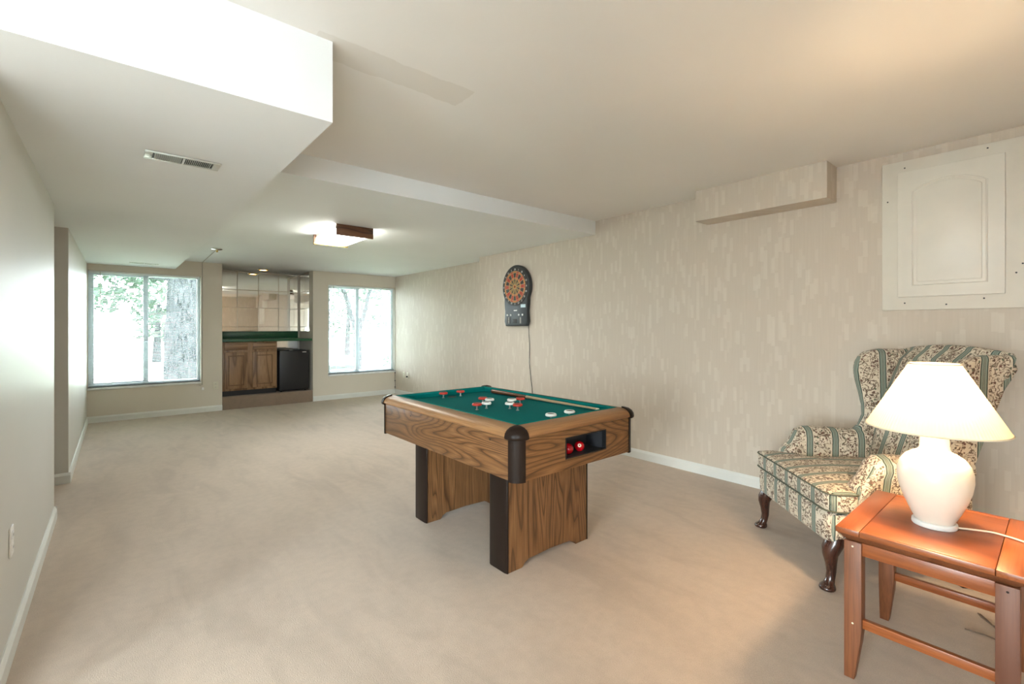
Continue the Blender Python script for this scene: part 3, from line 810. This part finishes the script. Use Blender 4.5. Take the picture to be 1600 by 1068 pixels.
def ball(x, label, spot_dir):
    r_ = .0285
    t = tag(mk('pool_ball', G(), 'red_ball'), label, 'ball', 'red balls in the ball return')
    bm = bmesh.new(); bmesh.ops.create_uvsphere(bm, u_segments=28, v_segments=18, radius=r_); bm.to_mesh(t.data); bm.free()
    t.data.polygons.foreach_set('use_smooth', [True] * len(t.data.polygons)); t.location = (x, TY - AL + .062, oz0 + r_)
    sp = G().lathe([(.0004, math.sqrt(r_ ** 2 - .0) + .0003)] + [(q, math.sqrt(r_ ** 2 - q * q) + .0003) for q in (.003, .006, .0095)], 18, cap=False)
    o = mk('ball_spot', sp, 'ivory', t, smooth=True, fix=False); o.rotation_euler = Vector(spot_dir).to_track_quat('Z', 'Y').to_euler()
    sp = G().lathe([(q, math.sqrt(r_ ** 2 - q * q) + .0006) for q in (.0005, .0022, .004)], 14, cap=False)
    o = mk('spot_centre', sp, 'red_ball', t, smooth=True, fix=False); o.rotation_euler = Vector(spot_dir).to_track_quat('Z', 'Y').to_euler()
ball(1.835, 'red ball in the return tray, half hidden at its left end', (.6, .7, .2))
ball(1.924, 'red ball with a round ivory spot in the return tray', (-.70, -.66, .38))

cue = thing('pool_cue', 'two-tone wooden pool cue lying along the right cushion of the pool table', 'cue', (2.219, 2.34, .800), math.radians(-.15))
mk('cue_butt', G().tube([(0, .51, 0), (0, .505, 0), (0, .12, -.0005)], [.011, .0148, .0115], 16), 'cue_butt', cue, smooth=True)
mk('cue_shaft', G().tube([(0, .12, -.0005), (0, -.515, -.001)], [.0112, .0062], 14), 'cue_shaft', cue, smooth=True)
tp = mk('cue_tip', G().tube([(0, -.515, -.001), (0, -.53, -.001), (0, -.537, -.001)], [.0063, .0063, .004], 12), 'ivory', cue, smooth=True)
mk('butt_cap', G().tube([(0, .525, 0), (0, .51, 0)], [.012, .0152], 14), 'black', cue, smooth=True)

# ------------------------------------------------------------------ end table
tt = thing('end_table', 'reddish cherry wood end table with an open base, in front of the armchair', 'table', (2.341, .303, 0))
tw, tl, zt = .298, .244, .553          # half depth (x), half length (y)
b_ = .072
g_top = [(-.5, .0)]
mk('top_board', G().box(-tw, tw, tl - b_, tl, zt - .02, zt), 'cherry_x', tt, bevel=.002)
mk('top_board', G().box(-tw, tw, -tl, -tl + b_, zt - .02, zt), 'cherry_x', tt, bevel=.002)
mk('top_rail', G().box(-tw, -tw + .016, -tl + b_ + .0015, tl - b_ - .0015, zt - .02, zt), 'cherry_y', tt, bevel=.0015)
mk('top_rail', G().box(tw - .03, tw, -tl + b_ + .0015, tl - b_ - .0015, zt - .02, zt), 'cherry_y', tt, bevel=.0015)
mk('top_panel', G().box(-tw + .0175, tw - .0315, -tl + b_ + .0015, tl - b_ - .0015, zt - .02, zt - .0008), 'cherry_y', tt, bevel=.0015)
# moulded under-edge, tapering in below the top
secs = [[(-w2, -l2, z), (w2, -l2, z), (w2, l2, z), (-w2, l2, z)] for (w2, l2, z) in ((tw - .032, tl - .032, zt - .048), (tw - .020, tl - .020, zt - .038), (tw - .003, tl - .003, zt - .0205))]
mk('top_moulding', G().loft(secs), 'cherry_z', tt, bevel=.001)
LX, LY, lw = .2785, .222, .0265
for sx in (-1, 1):
    for sy in (-1, 1):
        cx_, cy_ = sx * (LX - lw), sy * (LY - lw)
        def q(ix, z): # inner faces taper below z=.2
            k = ix
            x0_, x1_ = cx_ - lw, cx_ + lw; y0_, y1_ = cy_ - lw, cy_ + lw
            if sy > 0: y0_ += k
            else: y1_ -= k
            if sx > 0: x0_ += k
            else: x1_ -= k
            return [(x0_, y0_, z), (x1_, y0_, z), (x1_, y1_, z), (x0_, y1_, z)]
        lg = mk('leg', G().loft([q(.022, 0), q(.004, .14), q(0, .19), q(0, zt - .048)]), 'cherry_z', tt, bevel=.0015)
        if sx < 0:
            for z in (zt - .066, .205):
                o = mk('peg', G().lathe([(.0005, .001), (.003, .0008), (.0035, 0)], 10, cap=False), 'ivory' if sy > 0 else 'dark_trim', lg); o.location = (-LX - .0002, cy_, z); o.rotation_euler = (0, -PI / 2, 0)
for s in (-1, 1):
    mk('apron', G().box(s * (LX - .018) - .008, s * (LX - .018) + .008, -LY + 2 * lw, LY - 2 * lw, zt - .095, zt - .048), 'cherry_y', tt, bevel=.001)
    mk('end_apron', G().box(-LX + 2 * lw, LX - 2 * lw, s * (LY - .018) - .008, s * (LY - .018) + .008, zt - .095, zt - .048), 'cherry_x', tt, bevel=.001)
    mk('stretcher', G().box(s * (LX - .027) - .010, s * (LX - .027) + .010, -LY + 2 * lw - .004, LY - 2 * lw + .004, .190, .222), 'cherry_y', tt, bevel=.001)

# ------------------------------------------------------------------ table lamp
lp = thing('table_lamp', 'lit cream ceramic table lamp with a wide pleated shade on the end table', 'lamp', (2.335, .310, zt))
mk('lamp_foot', G().lathe([(.001, .0), (.064, .0), (.066, .004), (.065, .016), (.058, .019)], 40, cap=False), 'ceramic_foot', lp, smooth=True)
mk('lamp_body', G().lathe([(.056, .018), (.062, .03), (.076, .06), (.092, .10), (.104, .14), (.1095, .175), (.1085, .205), (.101, .232), (.085, .255), (.064, .270), (.049, .278), (.044, .286), (.0425, .30), (.042, .33), (.044, .345), (.020, .35), (.001, .35)], 48, cap=False), 'ceramic', lp, smooth=True, angle=60)
mk('socket_stem', G().tube([(0, 0, .35), (0, 0, .40)], .014, 12), 'brass', lp, smooth=True)
bl = mk('light_bulb', G().lathe([(.012, .40), (.014, .415), (.024, .445), (.026, .462), (.020, .478), (.001, .487)], 18, cap=False), 'lit_lampbulb', lp, smooth=True)
sh = mk('lamp_shade', G().lathe([(.205, .362), (.0745, .602)], 72, cap=False), 'shade', lp, smooth=True, fix=False)
for r_, z in ((.205, .362), (.0745, .602)):
    mk('shade_rim', G().tube([(r_ * math.cos(2 * PI * k / 60), r_ * math.sin(2 * PI * k / 60), z) for k in range(61)], .0028, 6), 'cord_ivory', sh, smooth=True)
mk('shade_spider', G().tube([(-.0745, 0, .596), (0, 0, .575), (.0745, 0, .596)], .0018, 6).tube([(0, -.0745, .596), (0, 0, .575), (0, .0745, .596)], .0018, 6), 'brass', lp)
mk('harp', G().tube([(0, -.014, .39), (0, -.045, .44), (0, -.045, .51), (0, 0, .575), (0, .045, .51), (0, .045, .44), (0, .014, .39)], .0018, 6), 'brass', lp)
pts = []
for k in range(25):
    u = k / 24; yy = -.064 - .19 * u; xx = .010 + .055 * math.sin(u * PI * .62) - .09 * max(0, u - .45) ; pts.append((xx, yy, .006))
pts += [(pts[-1][0] - .002, -.262, .000), (pts[-1][0] - .002, -.268, -.05), (pts[-1][0], -.270, -.3)]
mk('lamp_cord', G().tube(pts, .0032, 8), 'cord_ivory', lp, smooth=True)
ll = bpy.data.lights.new('lamp_bulb_light', 'POINT'); ll.energy = 27; ll.color = (1.0, .70, .40); ll.shadow_soft_size = .055
lo = bpy.data.objects.new('lamp_bulb_light', ll); lo.parent = lp; lo.location = (0, 0, .462); COL.objects.link(lo)

pts = [(.05 * math.cos(a * .7) * (1 + .08 * a) + .02 * a, .10 * math.sin(a * .45) + .012 * a, .004) for a in range(14)]
tag(mk('floor_cord', G().tube([(2.72 + x * .9, .27 - y * 1.1, z) for x, y, z in pts], .0028, 6), 'cord_brown', None, smooth=True), 'loose thin brown cord lying on the carpet behind the end table', 'cord')

# ------------------------------------------------------------------ wing chair  (local x across, local y = forwards, origin between the front feet)
ch = thing('wing_chair', 'wingback armchair in floral striped upholstery with dark cabriole legs', 'armchair', (2.938, 1.004, 0), PI / 4)


def rrect(x0, x1, y0, y1, r, z, n=5):
    p = []
    for (cx_, cy_, a0) in ((x1 - r, y1 - r, 0), (x0 + r, y1 - r, PI / 2), (x0 + r, y0 + r, PI), (x1 - r, y0 + r, 1.5 * PI)):
        for i in range(n + 1): a = a0 + PI / 2 * i / n; p.append((cx_ + r * math.cos(a), cy_ + r * math.sin(a), z))
    return p


def taper(sec, k, yb):     # narrow towards the back (negative y)
    return [(x * (1 - k * max(0, -y) / yb), y, z) for x, y, z in sec]


secs = []
for (z, ins) in ((.236, .012), (.246, .002), (.30, 0), (.372, 0), (.386, .008)):
    secs.append(taper(rrect(-.402 + ins, .402 - ins, -.66, .020 - ins, .065, z), .2, .66))
mk('seat_rail', G().loft(secs), 'fab_x', ch, smooth=True, angle=60)
# T-shaped cushion
def tee(ins, z):
    w, wi, yf, ym, yb = .406 - ins, .285 - ins, .024 - ins, -.125 + ins, -.60
    raw = [(wi, yb), (wi, ym), (w, ym), (w, yf), (-w, yf), (-w, ym), (-wi, ym), (-wi, yb)]
    rr = [.02, .03, .03, .06, .06, .03, .03, .02]; p = []
    n = len(raw)
    for i in range(n):
        a, b, c = Vector(raw[i - 1]), Vector(raw[i]), Vector(raw[(i + 1) % n])
        d1 = (a - b).normalized(); d2 = (c - b).normalized(); r = rr[i]
        for k in range(5):
            t = k / 4; q = (b + d1 * r) * (1 - t) ** 2 + 2 * t * (1 - t) * b + (b + d2 * r) * t ** 2
            p.append((q.x, q.y, z))
    return p
cz = ((.386, .020), (.390, .006), (.402, .0), (.470, .0), (.484, .006), (.490, .02))
secs = [tee(ins, z) for z, ins in cz]
g = G().loft(secs, cap=False)
n0 = len(secs[0]); g.add(secs[0], [tuple(range(n0))[::-1]])
top = secs[-1]
# crowned top: shrink rings towards the middle
prev = top; rings = [top]
for k, dz in ((.8, .010), (.55, .017), (.28, .021)):
    rings.append([(x * k, -.30 + (y + .30) * k, .490 + dz) for x, y, z in top])
g.loft(rings, cap=False); g.add(rings[-1], [tuple(range(n0))])
cu = mk('seat_cushion', g, 'fab_x', ch, smooth=True, angle=70)
for z in (.478, .394):
    p = tee(-.001, z); mk('piping', G().tube(p + [p[0]], .0042, 6), 'piping', cu, smooth=True)

for s in (-1, 1):
    # rolled arm
    def asec(b, zt_, grow=0.0):
        base = [(.292, .24), (.292, .50), (.290, .60), (.300, .640), (.325, .660), (.360, .665), (.398, .655), (.424, .628), (.428, .595), (.412, .560), (.402, .50), (.400, .24)]
        tp_ = 1 - .10 * b / .66
        k = (zt_ - .24) / (.665 - .24)
        return [(s * (u * tp_ + grow * (u - .345)), -b, .24 + (z - .24) * k) for u, z in base]
    secs = [asec(.118, .50, -.35), asec(.124, .515, -.08), asec(.14, .535, 0), asec(.168, .565, 0), asec(.190, .61, 0), asec(.206, .645, 0), asec(.235, .662, .05), asec(.29, .665, .03), asec(.40, .660), asec(.52, .655), asec(.66, .66)]
    mk('arm', G().loft(secs), 'fab_y', ch, smooth=True, angle=70)
    # wing
    fr_ = [(.60, .50), (.64, .53), (.68, .575), (.74, .605), (.80, .605), (.88, .590), (.96, .570), (1.02, .562), (1.07, .568), (1.11, .590), (1.135, .620), (1.150, .67), (1.157, .71)]
    secs = []
    for i, (z, bf) in enumerate(fr_):
        bb = .665 + (z - .6) * .34
        th = .034; fl_ = .022 * min(1, max(0, (z - .64) / .25))
        u0 = .325 + .012 * (z - .6) / .5
        if i == len(fr_) - 1: th = .012
        elif i == len(fr_) - 2: th = .026
        L_ = bb - bf; sec = []
        for (t, h_) in ((0, -.0), (.02, -.6), (.07, -.95), (.2, -1), (.5, -1), (.8, -1), (1.0, -1), (1.0, 1), (.8, 1), (.5, 1), (.2, 1), (.07, .95), (.02, .6)):
            b = bf + L_ * t; u = u0 + fl_ * (1 - t) ** 2 + th * h_
            sec.append((s * u, -b, z))
        secs.append(sec)
    mk('wing', G().loft(secs), 'fab_y', ch, smooth=True, angle=75)

# padded camel back
secs = []; NZ = 15
for j in range(NZ + 1):
    v = j / NZ; z = .37 + (1.150 - .37) * min(1, v * 1.0)
    w = .285 + .085 * min(1, max(0, (z - .5) / .5))
    bf = .560 + .355 * (z - .45) + .012 * math.sin(PI * min(1, v)) * -1
    bb = .635 + .335 * (z - .45) + (.035 if z > .95 else 0) * min(1, (z - .95) / .15)
    if v > .93: 
        k = (v - .93) / .07; bf += .03 * k; bb -= .015 * k; w -= .02 * k
    sec = []
    m_ = 14
    for i in range(m_ + 1):
        u = -w + 2 * w * i / m_; puff = .024 * (1 - (u / w) ** 2) * (1 if v < .95 else .5); sec.append((u, -(bf - puff + .03 * (abs(u / w) ** 6)), z))
    for i in range(m_ + 1):
        u = w - 2 * w * i / m_; sec.append((u, -(bb - .03 * (abs(u / w) ** 6)), z))
    hump = lambda u: .034 * (1 - (u / .37) ** 2) * max(0, (v - .55) / .45) - .012 * max(0, (v - .7) / .3)
    secs.append([(x, y, zz + hump(x)) for x, y, zz in sec])
# rounded ridge on top
last = secs[-1]; half = len(last) // 2
def ridge(k, dz):
    out = []
    for i, (x, y, z) in enumerate(last):
        o_ = last[len(last) - 1 - i]; ym = (y + o_[1]) / 2
        out.append((x * (1 - .02 * dz / .02), ym + (y - ym) * k, z + dz))
    return out
secs += [ridge(.85, .010), ridge(.55, .018), ridge(.15, .022)]
mk('backrest', G().loft(secs), 'fab_x', ch, smooth=True, angle=75)
# legs
def cab_leg(s):
    path = [(.352, -.045, .262, .046), (.352, -.040, .235, .048), (.355, -.022, .205, .044), (.358, -.012, .17, .034), (.357, -.016, .125, .0255), (.356, -.018, .085, .0215), (.358, -.012, .05, .0205), (.362, -.002, .030, .0255), (.364, .004, .020, .034), (.365, .006, .011, .037), (.365, .006, .003, .034), (.364, .004, 0, .028)]
    secs = [[(s * x + r * math.cos(2 * PI * k / 16), y + r * math.sin(2 * PI * k / 16), z) for k in range(16)] for x, y, z, r in path]
    mk('front_leg', G().loft(secs), 'mahogany', ch, smooth=True, angle=60)
for s in (-1, 1):
    cab_leg(s)
    secs = [[(s * .285 + a * r, y + b * r, z) for a, b in ((-1, -1), (1, -1), (1, 1), (-1, 1))] for (y, z, r) in ((-.60, .25, .026), (-.615, .15, .023), (-.655, .05, .020), (-.685, 0, .019))]
    mk('back_leg', G().loft(secs), 'mahogany', ch, bevel=.004)

# ------------------------------------------------------------------ outdoors
def ground():
    g = G(); ys_ = [YF + .19, 11, 14, 18, 24, 32, 60, 110]; zz = [-.15, -.35, -.6, -.85, -1.05, -1.15, -1.2, -1.2]
    xs_ = [-60, -12, 0, 12, 60]
    vs = [(x, y, z) for y, z in zip(ys_, zz) for x in xs_]; n = len(xs_)
    g.add(vs, [(j * n + i, j * n + i + 1, (j + 1) * n + i + 1, (j + 1) * n + i) for j in range(len(ys_) - 1) for i in range(n - 1)])
    return g
struct('lawn', ground(), 'lawn', smooth=True)
struct('patio', G().prism([(-40, -60), (40, -60), (40, YB - .17), (-3.21, YB - .17), (-3.21, 8), (-40, 8)], -.3, -.12, 'z'), 'concrete')
struct('driveway', G().prism([(-14, 20), (9, 20), (12, 27), (-16, 27)], -1.3, -.93, 'z'), 'concrete')


def leaves(g, c, rad, n, size, rng):
    for _ in range(n):
        while True:
            p = Vector((rng.uniform(-1, 1), rng.uniform(-1, 1), rng.uniform(-1, 1)))
            if p.length < 1: break
        p = Vector(c) + Vector((p.x * rad[0], p.y * rad[1], p.z * rad[2]))
        a = Vector((rng.gauss(0, 1), rng.gauss(0, 1), rng.gauss(0, 1))).normalized(); b = a.orthogonal().normalized()
        s_ = size * rng.uniform(.6, 1.3)
        g.add([p - a * s_, p + b * s_ * .5, p + a * s_, p - b * s_ * .5], [(0, 1, 2, 3)])


def limb(g, p0, p1, r0, r1, wob, rng, n=7):
    p0, p1 = Vector(p0), Vector(p1); pts = []; rs = []
    for i in range(n + 1):
        t = i / n; q = p0.lerp(p1, t) + Vector((rng.uniform(-wob, wob), rng.uniform(-wob, wob), 0)) * (1 if 0 < i < n else 0)
        pts.append(q); rs.append(r0 + (r1 - r0) * t)
    g.tube(pts, rs, 10)


rng = random.Random(11)
# big trunk seen through the right half of the left window
t1 = thing('shade_tree', 'large tree with a thick rough trunk right outside the left window', 'tree', (1.24, 13.4, -.6))
g = G(); pts = []; rs = []
for i in range(25):
    z = -.1 + i * .25; pts.append((.02 * math.sin(i * .7), .02 * math.cos(i * .9), z)); rs.append(.40 + .25 * math.exp(-(z + .1) * 2.2) - .012 * z + .012 * math.sin(i * 1.9))
g.tube(pts, rs, 22); mk('trunk', g, 'bark', t1, smooth=True)
g = G()
for (e, r_) in (((-3.0, 1.0, 4.6), .10), ((-1.6, -1.0, 5.6), .12), ((2.4, .6, 5.2), .12), ((-4.2, .5, 3.4), .05)): limb(g, (0, 0, 3.0), e, r_, .02, .1, rng)
limb(g, (-3.0, 1.0, 4.6), (-2.2, .8, 2.4), .03, .008, .05, rng); limb(g, (-1.6, -.6, 4.8), (-1.25, -.4, 2.7), .03, .008, .05, rng)
mk('branches', g, 'bark', t1, smooth=True)
g = G()
for c, rad, n in (((-2.2, .5, 3.9), (1.8, 1.2, 1.0), 1500), ((-3.4, .8, 3.2), (1.2, 1, .6), 420), ((-.9, .5, 3.3), (.7, .8, .5), 300), ((-1.4, .6, 2.6), (.6, .6, .35), 110), ((1.5, 0, 5), (2, 1.5, 1), 700), ((-.7, .6, 2.2), (.35, .5, .4), 80)): leaves(g, c, rad, n, .09, rng)
o = mk('foliage', g, 'leaf', t1, fix=False); o['kind'] = 'stuff'
# forked tree seen through the right window
t2 = thing('forked_tree', 'slender forked tree outside the right window', 'tree', (7.5, 18.6, -.85))
g = G(); limb(g, (0, 0, 0), (0, 0, 2.0), .20, .16, .03, rng); limb(g, (0, 0, 1.9), (-1.0, .2, 4.8), .13, .05, .06, rng); limb(g, (0, 0, 1.9), (.9, 0, 4.6), .12, .05, .06, rng)
mk('trunk', g, 'bark', t2, smooth=True)
g = G()
for c, rad, n in (((-1.2, 0, 4.2), (1.4, 1, 1.0), 420), ((1.0, .3, 4.3), (1.5, 1, .9), 360), ((-1.6, .2, 2.6), (.9, .8, .6), 160)): leaves(g, c, rad, n, .10, rng)
o = mk('foliage', g, 'leaf_pale', t2, fix=False); o['kind'] = 'stuff'
# shrubs and a utility box
for (x, y, h_, w_, lab) in ((10.3, 21.5, 1.0, .45, 'small rounded evergreen outside the right window, left of the pair'), (12.0, 21.5, 1.15, .42, 'small upright evergreen outside the right window, right of the pair')):
    t = thing('shrub', lab, 'shrub', (x, y, -1.0), group='evergreens outside the right window')
    g = G(); leaves(g, (0, 0, h_ * .5), (w_, w_, h_ * .5), 420, .07, rng); o = mk('foliage', g, 'leaf', t, fix=False); o['kind'] = 'stuff'
    mk('stem', G().tube([(0, 0, -.1), (0, 0, h_ * .6)], .03, 6), 'bark', t)
t = thing('shrub', 'low leafy shrub beside the big trunk outside the left window', 'shrub', (.55, 15.5, -.72))
g = G(); leaves(g, (0, 0, .18), (.5, .4, .2), 300, .06, rng); o = mk('foliage', g, 'leaf_pale', t, fix=False); o['kind'] = 'stuff'
mk('stem', G().tube([(0, 0, -.1), (0, 0, .15)], .02, 6), 'bark', t)
ub = thing('utility_box', 'green metal utility box on the lawn outside the right window', 'utility box', (7.35, 20.2, -1.0))
mk('cabinet_shell', G().box(-.5, .5, -.35, .35, 0, .62), 'utility', ub, bevel=.03)
mk('lid', G().box(-.53, .53, -.38, .38, .60, .68), 'utility', ub, bevel=.02)
# garage house
gh = thing('garage', 'white garage with a pale roof across the drive outside the left window', 'building', (-3.6, 28.0, -1.15))
mk('wall', G().box(-7, 4.2, 0, 6, 0, 2.45), 'siding', gh)
mk('roof', G().prism([(-.5, 2.40), (6.5, 2.40), (6.5, 2.5), (3, 4.0), (-.5, 2.5)], -7.4, 4.6, 'x'), 'roof', gh)
gd = mk('garage_door', G().box(-3.6, 1.2, -.03, .05, 0, 2.12), 'garage_door', gh)
for k in range(4): mk('door_panel', G().box(-3.55, 1.15, -.06, -.03, .05 + k * .52, .52 + k * .52), 'siding', gd, bevel=.02)
# trees behind the garage
for (x, y, z, r_, n, lab) in ((-6.5, 40, 4.4, 4.2, 900, 'pale leafy tree behind the garage, left of the ridge'), (2.2, 42, 4.2, 3.6, 800, 'pale leafy tree behind the garage, right of the ridge'), (16, 42, 5, 5, 900, 'distant pale tree far outside the right window')):
    t = thing('background_tree', lab, 'tree', (x, y, -1.2), group='trees beyond the garage')
    g = G(); leaves(g, (0, 0, z), (r_, r_ * .7, r_ * .75), n, .30, rng); o = mk('foliage', g, 'leaf_pale', t, fix=False); o['kind'] = 'stuff'
    mk('trunk', G().tube([(0, 0, 0), (.1, 0, z)], [.28, .12], 8), 'bark', t)
